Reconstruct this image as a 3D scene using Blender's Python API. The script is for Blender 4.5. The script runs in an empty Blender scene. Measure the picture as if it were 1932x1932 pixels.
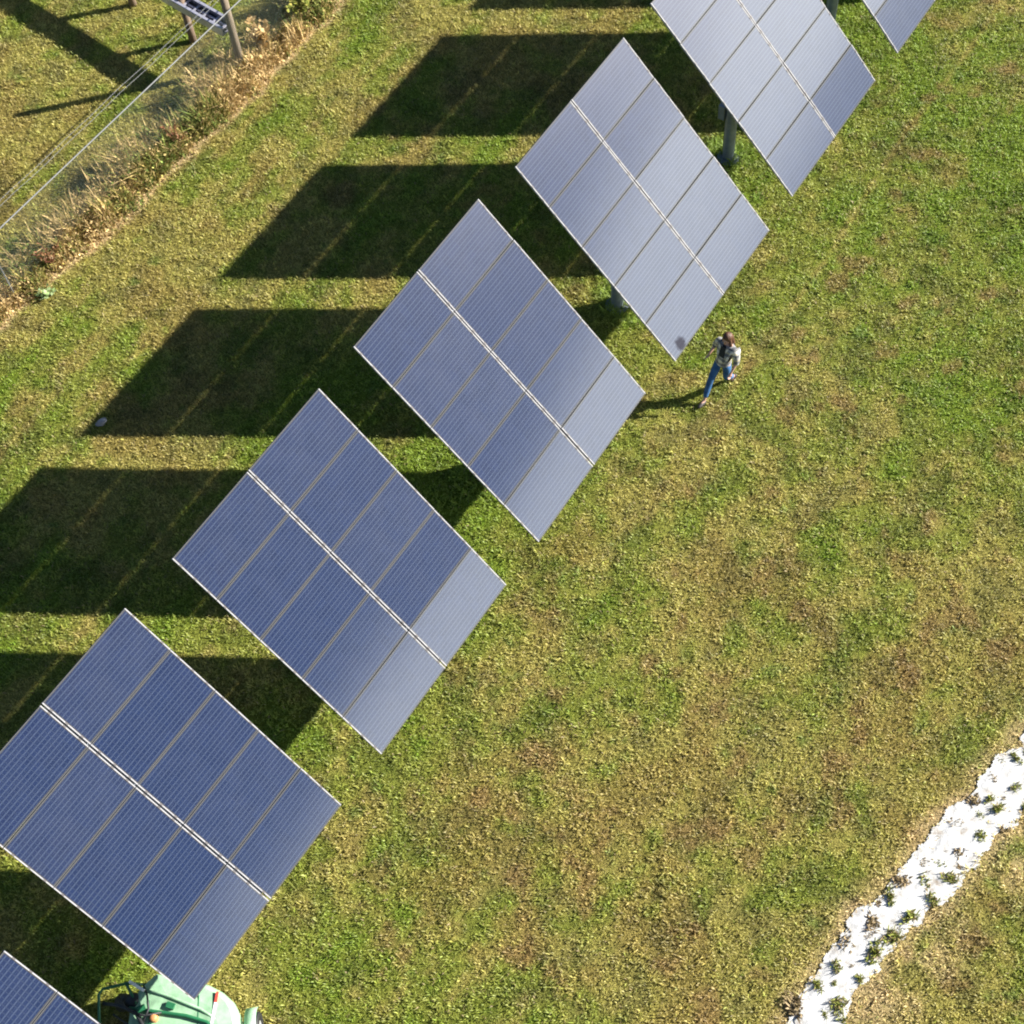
import bpy, bmesh, math, random
import numpy as np
from mathutils import Vector, Matrix

random.seed(7)
RNG = np.random.default_rng(11)
R = math.radians
SC = bpy.context.scene
COL = SC.collection

# ------------------------------------------------------------------ helpers
def tag(o, label=None, cat=None, group=None, kind=None):
    if label: o['label'] = label
    if cat: o['category'] = cat
    if group: o['group'] = group
    if kind: o['kind'] = kind
    return o

def empty(name, loc=(0, 0, 0), rz=0.0):
    o = bpy.data.objects.new(name, None)
    o.empty_display_size = 0.3
    o.location = loc
    o.rotation_euler = (0, 0, rz)
    COL.objects.link(o)
    return o

def link(name, me, mat=None, parent=None):
    o = bpy.data.objects.new(name, me)
    if mat is not None:
        for m in (mat if isinstance(mat, (list, tuple)) else [mat]):
            me.materials.append(m)
    COL.objects.link(o)
    if parent is not None:
        o.parent = parent
    return o

def from_bm(name, bm, mat=None, parent=None, smooth=False):
    me = bpy.data.meshes.new(name)
    bmesh.ops.recalc_face_normals(bm, faces=bm.faces[:])
    bm.to_mesh(me)
    bm.free()
    if smooth:
        me.polygons.foreach_set('use_smooth', [True] * len(me.polygons))
    return link(name, me, mat, parent)

def np_mesh(name, verts, faces_flat, loop_tot, mat=None, parent=None, col=None, smooth=False):
    """verts (n,3); faces_flat loops; loop_tot per-face loop count; col (faces,3) linear rgb."""
    me = bpy.data.meshes.new(name)
    nf = len(loop_tot)
    me.vertices.add(len(verts))
    me.vertices.foreach_set('co', np.ascontiguousarray(verts, dtype=np.float32).ravel())
    me.loops.add(len(faces_flat))
    me.loops.foreach_set('vertex_index', np.ascontiguousarray(faces_flat, dtype=np.int32))
    me.polygons.add(nf)
    st = np.zeros(nf, dtype=np.int32)
    st[1:] = np.cumsum(loop_tot)[:-1]
    me.polygons.foreach_set('loop_start', st)
    if smooth:
        me.polygons.foreach_set('use_smooth', np.ones(nf, dtype=bool))
    me.update(calc_edges=True)
    if col is not None:
        at = me.attributes.new('tone', 'FLOAT_COLOR', 'FACE' if len(col) == nf else 'POINT')
        c4 = np.ones((len(col), 4), dtype=np.float32)
        c4[:, :3] = col
        at.data.foreach_set('color', c4.ravel())
    return link(name, me, mat, parent)

def add_box(bm, lo, hi, mat=None, mi=0, M=None):
    x0, y0, z0 = lo
    x1, y1, z1 = hi
    vs = [bm.verts.new(v) for v in ((x0, y0, z0), (x1, y0, z0), (x1, y1, z0), (x0, y1, z0),
                                    (x0, y0, z1), (x1, y0, z1), (x1, y1, z1), (x0, y1, z1))]
    if M is not None:
        for v in vs: v.co = M @ v.co
    fs = [(0, 3, 2, 1), (4, 5, 6, 7), (0, 1, 5, 4), (1, 2, 6, 5), (2, 3, 7, 6), (3, 0, 4, 7)]
    out = []
    for f in fs:
        fc = bm.faces.new([vs[i] for i in f])
        fc.material_index = mi
        out.append(fc)
    return out

def add_tube(bm, pts, rad, n=10, caps=True):
    pts = [Vector(p) for p in pts]
    rads = rad if isinstance(rad, (list, tuple)) else [rad] * len(pts)
    rings = []
    up = Vector((0, 0, 1))
    for i, p in enumerate(pts):
        t = (pts[min(i + 1, len(pts) - 1)] - pts[max(i - 1, 0)]).normalized()
        ref = up if abs(t.dot(up)) < 0.95 else Vector((1, 0, 0))
        a = t.cross(ref).normalized()
        b = t.cross(a).normalized()
        rings.append([bm.verts.new(p + (a * math.cos(2 * math.pi * k / n) + b * math.sin(2 * math.pi * k / n)) * rads[i]) for k in range(n)])
    for r0, r1 in zip(rings[:-1], rings[1:]):
        for k in range(n):
            bm.faces.new((r0[k], r0[(k + 1) % n], r1[(k + 1) % n], r1[k]))
    if caps:
        bm.faces.new(rings[0][::-1])
        bm.faces.new(rings[-1])

def add_ball(bm, c, r, seg=16, rings=10, sc=(1, 1, 1), M=None):
    m = Matrix.Translation(c) @ (M or Matrix.Identity(4)) @ Matrix.Diagonal((r * sc[0], r * sc[1], r * sc[2], 1))
    bmesh.ops.create_uvsphere(bm, u_segments=seg, v_segments=rings, radius=1.0, matrix=m)

# ------------------------------------------------------------------ node helpers
def new_mat(name):
    m = bpy.data.materials.new(name)
    m.use_nodes = True
    nt = m.node_tree
    b = nt.nodes['Principled BSDF']
    return m, nt, b

def nd(nt, t, **kw):
    n = nt.nodes.new(t)
    for k, v in kw.items():
        setattr(n, k, v)
    return n

def math_n(nt, op, a, b=None, c=None):
    n = nd(nt, 'ShaderNodeMath', operation=op)
    for i, v in enumerate((a, b, c)):
        if v is None: continue
        if isinstance(v, (int, float)): n.inputs[i].default_value = v
        else: nt.links.new(v, n.inputs[i])
    return n.outputs[0]

def mix_c(nt, fac, a, b, mode='MIX'):
    n = nd(nt, 'ShaderNodeMix', data_type='RGBA', blend_type=mode)
    n.clamp_factor = True
    for s, v in ((n.inputs[0], fac), (n.inputs[6], a), (n.inputs[7], b)):
        if isinstance(v, (int, float)): s.default_value = v
        elif isinstance(v, (tuple, list)): s.default_value = (*v[:3], 1)
        else: nt.links.new(v, s)
    return n.outputs[2]

def noise_n(nt, vec, scale, detail=4, rough=0.55):
    n = nd(nt, 'ShaderNodeTexNoise')
    n.inputs['Scale'].default_value = scale
    n.inputs['Detail'].default_value = detail
    n.inputs['Roughness'].default_value = rough
    if vec is not None: nt.links.new(vec, n.inputs['Vector'])
    return n.outputs['Fac']

def ramp_n(nt, fac, stops):
    n = nd(nt, 'ShaderNodeValToRGB')
    e = n.color_ramp.elements
    while len(e) < len(stops): e.new(0.5)
    for el, (p, c) in zip(e, stops):
        el.position = p
        el.color = (*c, 1) if len(c) == 3 else c
    nt.links.new(fac, n.inputs[0])
    return n.outputs[0]

def simple(name, col, rough=0.6, metal=0.0, var=0.15, scale=6.0, spec=0.5, bump=0.0, bscale=40):
    """base colour broken up by object-space noise"""
    m, nt, b = new_mat(name)
    tc = nd(nt, 'ShaderNodeTexCoord').outputs['Object']
    f = noise_n(nt, tc, scale, 5, 0.6)
    lo = tuple(c * (1 - var) for c in col)
    hi = tuple(min(1, c * (1 + var)) for c in col)
    c = ramp_n(nt, f, [(0.3, lo), (0.7, hi)])
    nt.links.new(c, b.inputs['Base Color'])
    b.inputs['Roughness'].default_value = rough
    b.inputs['Metallic'].default_value = metal
    b.inputs['Specular IOR Level'].default_value = spec
    if bump:
        bp = nd(nt, 'ShaderNodeBump')
        bp.inputs['Strength'].default_value = bump
        bp.inputs['Distance'].default_value = 0.02
        nt.links.new(noise_n(nt, tc, bscale, 4, 0.6), bp.inputs['Height'])
        nt.links.new(bp.outputs[0], b.inputs['Normal'])
    return m

def tone_mat(name, rough=0.75, spec=0.25, trans=0.0):
    m, nt, b = new_mat(name)
    a = nd(nt, 'ShaderNodeAttribute', attribute_name='tone')
    nt.links.new(a.outputs['Color'], b.inputs['Base Color'])
    b.inputs['Roughness'].default_value = rough
    b.inputs['Specular IOR Level'].default_value = spec
    if trans:
        tr = nd(nt, 'ShaderNodeBsdfTranslucent')
        nt.links.new(a.outputs['Color'], tr.inputs['Color'])
        mx = nd(nt, 'ShaderNodeMixShader')
        mx.inputs[0].default_value = trans
        nt.links.new(b.outputs[0], mx.inputs[1])
        nt.links.new(tr.outputs[0], mx.inputs[2])
        nt.links.new(mx.outputs[0], nt.nodes['Material Output'].inputs['Surface'])
    return m

# ------------------------------------------------------------------ camera, sun, sky
CAM_H = 27.225
PITCH, ROLL = R(30.589), R(-6.136)
F_PX = 2903.8 / 1932.0
fw = Vector((0, math.sin(PITCH), -math.cos(PITCH)))
up0 = Vector((0, math.cos(PITCH), math.sin(PITCH)))
rt0 = Vector((1, 0, 0))
rt = rt0 * math.cos(ROLL) + up0 * math.sin(ROLL)
up = -rt0 * math.sin(ROLL) + up0 * math.cos(ROLL)
cam = bpy.data.cameras.new('camera')
cam.sensor_fit = 'HORIZONTAL'
cam.sensor_width = 36.0
cam.lens = 36.0 * F_PX
cam.clip_start = 0.5
cam.clip_end = 5000
co = bpy.data.objects.new('camera', cam)
M = Matrix.Identity(4)
for i in range(3):
    M[i][0], M[i][1], M[i][2] = rt[i], up[i], -fw[i]
M[2][3] = CAM_H
co.matrix_world = M
COL.objects.link(co)
SC.camera = co

SUN_AZ, SUN_EL = R(7.909), R(28.03)
sdir = Vector((math.cos(SUN_AZ) * math.cos(SUN_EL), math.sin(SUN_AZ) * math.cos(SUN_EL), math.sin(SUN_EL)))
sun = bpy.data.lights.new('sun', 'SUN')
sun.energy = 5.0
sun.angle = R(0.53)
sun.color = (1.0, 0.955, 0.88)
so = bpy.data.objects.new('sun', sun)
so.rotation_euler = sdir.to_track_quat('Z', 'Y').to_euler()
so.location = (30, 5, 40)
COL.objects.link(so)

w = bpy.data.worlds.new('World')
SC.world = w
w.use_nodes = True
nt = w.node_tree
bg = nt.nodes['Background']
sky = nd(nt, 'ShaderNodeTexSky', sky_type='NISHITA')
sky.sun_disc = False
sky.sun_elevation = SUN_EL
sky.sun_rotation = math.pi / 2 - SUN_AZ
sky.air_density = 1.0
sky.dust_density = 0.5
sky.ozone_density = 3.5
bg.inputs['Strength'].default_value = 0.039
# a bank of thin bright cloud low in the sky, as the panels mirror it
tc = nd(nt, 'ShaderNodeTexCoord').outputs['Generated']
sep = nd(nt, 'ShaderNodeSeparateXYZ')
nt.links.new(tc, sep.inputs[0])
z = sep.outputs[2]
nz = noise_n(nt, tc, 3.2, 5, 0.55)
edge = math_n(nt, 'ADD', z, math_n(nt, 'MULTIPLY', math_n(nt, 'SUBTRACT', nz, 0.5), 0.05))
band = ramp_n(nt, edge, [(0.0, (0, 0, 0)), (0.205, (0.1, 0.1, 0.1)), (0.25, (1, 1, 1)), (0.32, (1, 1, 1)), (0.352, (0, 0, 0))])
side = math_n(nt, 'ADD', math_n(nt, 'MULTIPLY', sep.outputs[0], 0.5), 0.5)
side = ramp_n(nt, side, [(0.870, (0, 0, 0)), (0.918, (1, 1, 1))])
fac = math_n(nt, 'MULTIPLY', band, side)
cl = mix_c(nt, fac, sky.outputs[0], (60.0, 62.0, 60.0))
nt.links.new(cl, bg.inputs['Color'])

SC.view_settings.view_transform = 'Standard'
SC.view_settings.look = 'None'
SC.view_settings.exposure = 1.56
SC.view_settings.gamma = 1.0
SC.cycles.use_denoising = True
SC.cycles.max_bounces = 6
SC.cycles.diffuse_bounces = 3
SC.cycles.glossy_bounces = 3
SC.cycles.filter_width = 2.0

# ------------------------------------------------------------------ value noise (numpy) for ground colours
TAB = np.random.default_rng(3).random((256, 256))
def vn(x, y, s, seed=0):
    x = x / s + seed * 17.37
    y = y / s + seed * 9.71
    xi = np.floor(x).astype(int)
    yi = np.floor(y).astype(int)
    fx = x - xi
    fy = y - yi
    fx = fx * fx * (3 - 2 * fx)
    fy = fy * fy * (3 - 2 * fy)
    g = lambda a, b: TAB[(xi + a) & 255, (yi + b) & 255]
    return (g(0, 0) * (1 - fx) + g(1, 0) * fx) * (1 - fy) + (g(0, 1) * (1 - fx) + g(1, 1) * fx) * fy

def fbm(x, y, s, seed=0, o=4):
    v = 0
    a = 0.5
    t = 0
    ca, sa = math.cos(0.6), math.sin(0.6)
    for k in range(o):
        v = v + a * vn(x, y, s, seed + k * 3)
        t += a
        a *= 0.55
        s *= 0.5
        x, y = x * ca - y * sa, x * sa + y * ca
    return v / t

def sstep(a, b, x):
    t = np.clip((x - a) / (b - a), 0, 1)
    return t * t * (3 - 2 * t)

# fence line and weed band
FU = np.array([0.635, 0.7725])          # along the fence
FN = np.array([0.7725, -0.635])         # towards the panels
FP = np.array([-5.91, 29.02])
def fence_sd(x, y):                      # signed distance from the fence, + on the panel side
    return (x - FP[0]) * FN[0] + (y - FP[1]) * FN[1]
def fence_s(x, y):
    return (x - FP[0]) * FU[0] + (y - FP[1]) * FU[1]
WI = np.array([(-16, 16.7), (-11.07, 22.32), (-9.7, 23.67), (-8.27, 25.08), (-7.04, 26.58), (-5.63, 28.22), (-4.16, 29.93), (-2.89, 31.67), (2.5, 38.8)])
WIs = fence_s(WI[:, 0], WI[:, 1])
WId = fence_sd(WI[:, 0], WI[:, 1])
def weed_in(x, y):                       # + inside the weed band, measured from its lawn-side edge
    s = fence_s(x, y)
    d = np.interp(s, WIs, WId) + (fbm(x, y, 0.7, 31, 3) - 0.5) * 0.55
    return d - fence_sd(x, y)

# white strip
SL = np.array([(17.3, 16.5), (9.02, 10.15), (8.03, 9.45), (6.51, 8.23), (5.56, 7.47), (4.64, 6.63), (3.68, 5.45), (1.5, 2.9)])
SR = np.array([(18.0, 15.9), (8.56, 8.4), (7.51, 7.73), (6.58, 6.98), (5.91, 6.49), (5.25, 6.01), (4.75, 5.34), (2.6, 2.6)])
PU = np.array([0.78, 0.626])
PN = np.array([-0.626, 0.78])
PO = np.array([6.5, 7.6])
sL = (SL - PO) @ PU; dL = (SL - PO) @ PN
sR = (SR - PO) @ PU; dR = (SR - PO) @ PN
def strip_ed(x, y):                      # + inside the strip, distance to its nearer edge
    s = (x - PO[0]) * PU[0] + (y - PO[1]) * PU[1]
    d = (x - PO[0]) * PN[0] + (y - PO[1]) * PN[1]
    a = np.interp(s, sL[::-1], dL[::-1])
    b = np.interp(s, sR[::-1], dR[::-1]) + 0.05
    wob = (fbm(x, y, 0.55, 41, 4) - 0.5) * 0.50 + (fbm(x, y, 0.16, 42, 2) - 0.5) * 0.12
    return np.minimum(a - d, d - b) + wob - 0.075

TRK = [(6.5686, 24.907, 3.5617, 0.385, 0.780), (3.4384, 20.9416, 3.5058, 0.352, 0.583), (0.2205, 17.0692, 3.5507, 0.271, -0.521),
       (-2.9429, 13.1388, 3.5114, -0.279, -0.091), (-6.2128, 9.1901, 3.5330, -0.729, -0.751)]

def lawn_tone(x, y):
    """albedo of the turf: patches of lush, olive, straw and brown grass"""
    lush = np.array([0.128, 0.176, 0.022])
    mid = np.array([0.168, 0.186, 0.036])
    yel = np.array([0.242, 0.216, 0.064])
    brn = np.array([0.205, 0.155, 0.052])
    big = fbm(x, y, 5.5, 1, 4)
    med = fbm(x, y, 1.5, 2, 4)
    sml = fbm(x, y, 0.45, 3, 3)
    # distance from the row of trackers (+ on the sunny side)
    td = (x - 0.22) * 0.786 - (y - 17.07) * 0.618
    fld = 0.48 + 0.22 * np.exp(-((td + 0.4) / 1.5) ** 2)
    fld = fld + 0.14 * sstep(-10.5, -7, td) * sstep(1.0, -1.0, td)
    fld = fld + 0.24 * sstep(3, 11, x) * sstep(13, 24, y)
    fld = fld - 0.17 * sstep(1.0, 4.0, td) * sstep(15.5, 8.5, y) - 0.06 * sstep(-4, -9, td)
    # mown and driven streaks running with the fence, strongest in the left lane
    al = fence_s(x, y); ac = fence_sd(x, y)
    stk = fbm(al * 0.10, ac, 0.55, 15, 3) - 0.5
    lane = sstep(-1.5, -4.0, td)
    fld = fld + stk * (0.35 + 0.45 * lane)
    for off, wd_ in ((2.55, 0.10), (3.45, 0.09), (1.2, 0.12)):
        fld = fld - 0.20 * lane * np.exp(-((ac - off - 0.12 * np.sin(al * 0.4)) / wd_) ** 2) * sstep(0.30, 0.6, fbm(al, ac, 1.4, 16, 3))
    tr = np.exp(-((td - 2.85 - 0.06 * np.sin(al * 0.7)) / 0.07) ** 2) * sstep(14, 17, y) * sstep(0.35, 0.6, fbm(al, ac, 1.1, 17, 3))
    fld = fld - 0.45 * tr
    q = fld + (big - 0.5) * 0.80 + (med - 0.5) * 0.75 + (sml - 0.5) * 0.80
    k = lambda a, b: sstep(a, b, q)[:, None]
    c = yel + (mid - yel) * k(0.28, 0.52)
    c = c + (lush - c) * k(0.55, 0.85)
    b = sstep(0.60, 0.76, fbm(x, y, 0.9, 7, 4) * 0.7 + fbm(x, y, 3.0, 9, 3) * 0.38 - (q - 0.45) * 0.28)[:, None]
    c = c + (brn - c) * b * 0.60
    ol = sstep(0.54, 0.70, fbm(x, y, 0.55, 23, 4))[:, None]
    c = c + (c * np.array([0.66, 0.68, 0.75]) - c) * ol * 0.8
    wn_ = sstep(0.62, 0.74, fbm(x, y, 0.6, 27, 4))[:, None] * sstep(0.5, 3.0, td)[:, None]
    c = c + (np.array([0.200, 0.128, 0.060]) - c) * wn_ * 0.6
    sp_ = sstep(0.72, 0.86, fbm(x, y, 0.38, 19, 3))[:, None]
    c = c + (np.array([0.095, 0.150, 0.030]) - c) * sp_ * 0.6
    c = c * np.array([1.0, 1.0, 0.9])
    return c

def dry_weight(x, y):
    wi = weed_in(x, y)
    band = sstep(-0.10, 0.12, wi) * (1 - sstep(0.35, 0.9, wi))
    se = strip_ed(x, y)
    rim = np.exp(-((se + 0.10) / 0.20) ** 2)
    rs = sstep(0.0, -0.2, se) * sstep(-1.6, -0.2, se) * ((x - PO[0]) * PN[0] + (y - PO[1]) * PN[1] < 0) * sstep(0.42, 0.62, fbm(x, y, 0.8, 51, 3))
    return np.clip(np.maximum(np.maximum(band, rim * (0.25 + 0.9 * fbm(x, y, 0.6, 55, 3))), rs * 0.75), 0, 1)
STRAW = np.array([0.46, 0.345, 0.19])

# ------------------------------------------------------------------ ground
def ground():
    def axis(lo, hi, st):
        core = np.arange(lo, hi + 1e-6, st)
        g = st * np.cumsum(1.35 ** np.arange(1, 34))
        g = g[g < 1500]
        return np.concatenate([lo - g[::-1], core, hi + g])
    xs = axis(-16, 18, 0.13)
    ys = axis(1.5, 38, 0.13)
    X, Y = np.meshgrid(xs, ys)
    x = X.ravel(); y = Y.ravel()
    c = lawn_tone(x, y)
    d = dry_weight(x, y)[:, None]
    c = c + (STRAW * 0.9 - c) * d
    inside = ((x > -16.2) & (x < 18.2) & (y > 1.3) & (y < 38.2))[:, None]
    c = np.where(inside, c * 1.05, c * 1.25)
    v = np.stack([x, y, np.zeros_like(x)], 1)
    nx, ny = len(xs), len(ys)
    i = (np.arange(ny - 1)[:, None] * nx + np.arange(nx - 1)[None, :]).ravel()
    f = np.stack([i, i + 1, i + nx + 1, i + nx], 1)
    m, nt, b = new_mat('turf_soil')
    a = nd(nt, 'ShaderNodeAttribute', attribute_name='tone').outputs['Color']
    tc = nd(nt, 'ShaderNodeTexCoord').outputs['Object']
    n1 = noise_n(nt, tc, 9.0, 6, 0.7)
    n2 = noise_n(nt, tc, 34.0, 3, 0.6)
    k = math_n(nt, 'ADD', math_n(nt, 'MULTIPLY', n1, 0.9), math_n(nt, 'MULTIPLY', n2, 1.1))
    g = ramp_n(nt, math_n(nt, 'MULTIPLY', k, 0.5), [(0.34, (0.25, 0.22, 0.18)), (0.5, (0.85, 0.85, 0.8)), (0.66, (1.35, 1.3, 1.25))])
    nt.links.new(mix_c(nt, 1.0, a, g, 'MULTIPLY'), b.inputs['Base Color'])
    b.inputs['Roughness'].default_value = 0.95
    b.inputs['Specular IOR Level'].default_value = 0.1
    bp = nd(nt, 'ShaderNodeBump')
    bp.inputs['Strength'].default_value = 0.9
    bp.inputs['Distance'].default_value = 0.05
    nt.links.new(k, bp.inputs['Height'])
    nt.links.new(bp.outputs[0], b.inputs['Normal'])
    o = np_mesh('lawn', v, f.ravel(), np.full(len(f), 4), m, col=c)
    tag(o, 'mown green and straw coloured lawn under the panels', 'lawn', kind='structure')
ground()

# ------------------------------------------------------------------ grass blades
def visible_poly(margin=130):
    out = []
    for u, v in ((-margin, -margin), (1932 + margin, -margin), (1932 + margin, 1932 + margin), (-margin, 1932 + margin)):
        d = fw + rt * ((u - 966) / 2903.8) + up * ((966 - v) / 2903.8)
        s = -CAM_H / d.z
        out.append((d.x * s, d.y * s))
    return np.array(out)
VP = visible_poly()
def in_view(x, y):
    k = np.ones(len(x), bool)
    n = len(VP)
    sgn = None
    for i in range(n):
        a = VP[i]; b = VP[(i + 1) % n]
        cr = (b[0] - a[0]) * (y - a[1]) - (b[1] - a[1]) * (x - a[0])
        k &= cr < 0 if sgn is None or sgn < 0 else cr > 0
        if i == 0 and k.sum() == 0:
            k = cr > 0; sgn = 1
    return k

def blades(x, y, ln, wd, lean, col, rng, az=None):
    n = len(x)
    az = rng.random(n) * 2 * math.pi if az is None else az
    dx, dy = np.cos(az), np.sin(az)
    tw = az + math.pi / 2 + (rng.random(n) - 0.5) * 1.6
    px, py = np.cos(tw) * wd * 0.5, np.sin(tw) * wd * 0.5
    b = np.stack([x, y, np.full(n, -0.005)], 1)
    mz = ln * 0.62 * np.cos(lean * 0.6)
    mr = ln * 0.62 * np.sin(lean * 0.6)
    m = b + np.stack([dx * mr, dy * mr, mz], 1)
    tz = mz + ln * 0.45 * np.cos(np.minimum(lean * 1.5, 1.75))
    tr = mr + ln * 0.45 * np.sin(np.minimum(lean * 1.5, 1.75))
    t = b + np.stack([dx * tr, dy * tr, np.maximum(tz, 0.006)], 1)
    p = np.stack([px, py, np.zeros(n)], 1)
    V = np.stack([b - p * 0.7, b + p * 0.7, m + p, m - p, t], 1).reshape(-1, 3)
    i = np.arange(n) * 5
    F = np.stack([i, i + 1, i + 2, i + 3, i + 3, i + 2, i + 4], 1).ravel()
    T = np.tile([4, 3], n)
    C = np.repeat(col, 2, axis=0)
    return V, F, T, C

POSTS = [(t[0] - 0.16 - 0.47, t[1] - 0.195 + 0.37) for t in TRK] + [(9.10, 29.02), (-8.40, 3.99)]
def grass():
    rng = np.random.default_rng(21)
    x0, y0 = VP.min(0); x1, y1 = VP.max(0)
    N = int((x1 - x0) * (y1 - y0) * 1250)
    x = x0 + rng.random(N) * (x1 - x0)
    y = y0 + rng.random(N) * (y1 - y0)
    k = in_view(x, y)
    x, y = x[k], y[k]
    tuft = fbm(x, y, 0.16, 61, 2)
    clump = fbm(x, y, 0.5, 62, 3)
    se = strip_ed(x, y)
    wi = weed_in(x, y)
    d = np.maximum(dry_weight(x, y), 0.85 * (se > 0.02))
    keep = rng.random(len(x)) < np.clip(0.55 + 1.3 * (tuft - 0.36) + 0.5 * (clump - 0.4), 0.16, 1)
    patch = fbm(x, y, 0.5, 91, 4)
    keep &= (se < 0.0) | (rng.random(len(x)) < np.clip(0.75 - se / 0.10, 0, 1) * 0.5) | ((se > 0) & (patch > 0.665) & (rng.random(len(x)) < 0.55))
    keep &= ~((d > 0.5) & (rng.random(len(x)) < 0.45))
    x, y, tuft, clump, d, wi = x[keep], y[keep], tuft[keep], clump[keep], d[keep], wi[keep]
    n = len(x)
    c = lawn_tone(x, y)
    c = c + (STRAW - c) * (d * (rng.random(n) < 0.85))[:, None]
    val = np.exp(rng.normal(0, 0.17, n)) * (0.84 + 0.32 * tuft)
    c = c * val[:, None] * 1.80
    dead = rng.random(n) < 0.04
    c[dead] = np.array([0.30, 0.235, 0.11]) * (0.7 + 0.6 * rng.random(dead.sum()))[:, None]
    brt = rng.random(n) < 0.04
    c[brt] = c[brt] * np.array([1.05, 1.25, 0.95])
    ln = (0.040 + 0.065 * rng.random(n)) * (0.60 + 0.85 * tuft) * (0.75 + 0.6 * clump)
    for (tx, ty) in POSTS:
        r2 = (x - tx) ** 2 + (y - ty) ** 2
        g = np.exp(-r2 / 0.30) * (0.4 + fbm(x, y, 0.3, 95, 2))
        ln = ln * (1 + 1.8 * g)
        c = c + (np.array([0.17, 0.25, 0.035]) * val[:, None] * 1.3 - c) * np.clip(g, 0, 0.8)[:, None]
    wd = 0.010 + 0.018 * rng.random(n) ** 2
    lean = 0.55 + 0.85 * rng.random(n)
    V, F, T, C = blades(x, y, ln, wd, lean, c, rng)
    o = np_mesh('grass', V, F, T, tone_mat('grass_blades', 0.55, 0.45, 0.42), col=C)
    tag(o, 'short mown grass mixed green, olive and straw', 'grass', kind='stuff')
grass()

# ------------------------------------------------------------------ weeds along the fence
def weeds():
    rng = np.random.default_rng(33)
    N = 150000
    s = -15 + rng.random(N) * 23
    dd = -0.9 + rng.random(N) * 2.4
    x = FP[0] + FU[0] * s + FN[0] * dd
    y = FP[1] + FU[1] * s + FN[1] * dd
    wi = weed_in(x, y)
    cl = fbm(x, y, 0.75, 71, 3)
    cl2 = fbm(x, y, 0.3, 72, 2)
    pr = sstep(0.0, 0.35, wi) * sstep(-0.85, -0.1, dd) * np.clip(0.35 + 1.8 * (cl - 0.38) + 0.8 * (cl2 - 0.45), 0.10, 1)
    k = rng.random(N) < pr
    x, y, cl, dd, wi = x[k], y[k], cl[k], dd[k], wi[k]
    n = len(x)
    pal = np.array([(0.36, 0.26, 0.12), (0.28, 0.21, 0.08), (0.21, 0.18, 0.05), (0.10, 0.135, 0.03), (0.14, 0.15, 0.04), (0.31, 0.24, 0.10)])
    hue = fbm(x, y, 1.1, 75, 3) + rng.normal(0, 0.12, n)
    idx = np.clip(((hue - 0.25) * 11).astype(int), 0, 5)
    c = pal[idx] * 1.35 * np.exp(rng.normal(0, 0.25, n))[:, None]
    ln = (0.20 + 0.6 * rng.random(n) ** 1.5) * (0.45 + 1.0 * cl) * (0.45 + 0.55 * sstep(0, 0.5, wi))
    wd = 0.010 + 0.030 * rng.random(n) ** 2
    lean = 0.15 + 0.75 * rng.random(n)
    Vs, Fs, Ts, Cs = blades(x, y, ln, wd, lean, c, rng)
    # small leaves up the stalks
    m = n
    sel = rng.integers(0, n, m)
    t = 0.3 + 0.7 * rng.random(m)
    lx = x[sel] + rng.normal(0, 0.06, m); ly = y[sel] + rng.normal(0, 0.06, m)
    lz = ln[sel] * t * 0.8
    a = rng.random(m) * 6.283
    e = rng.normal(0, 0.5, m)
    L = 0.03 + 0.05 * rng.random(m)
    dv = np.stack([np.cos(a) * np.cos(e), np.sin(a) * np.cos(e), np.sin(e)], 1) * L[:, None]
    pv = np.stack([-np.sin(a), np.cos(a), rng.normal(0, 0.4, m)], 1) * (L * 0.35)[:, None]
    b = np.stack([lx, ly, lz], 1)
    V2 = np.stack([b, b + dv * 0.5 + pv, b + dv, b + dv * 0.5 - pv], 1).reshape(-1, 3)
    i = np.arange(m) * 4 + len(Vs)
    F2 = np.stack([i, i + 1, i + 2, i + 3], 1).ravel()
    c2 = c[sel] * np.exp(rng.normal(0, 0.3, m))[:, None]
    o = np_mesh('weeds', np.concatenate([Vs, V2]), np.concatenate([Fs, F2]), np.concatenate([Ts, np.full(m, 4)]),
                tone_mat('dry_weeds', 0.75, 0.2, 0.2), col=np.concatenate([Cs, c2]))
    tag(o, 'tangled dry tan and yellow weeds along the wire fence', 'weeds', kind='stuff')
weeds()

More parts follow.
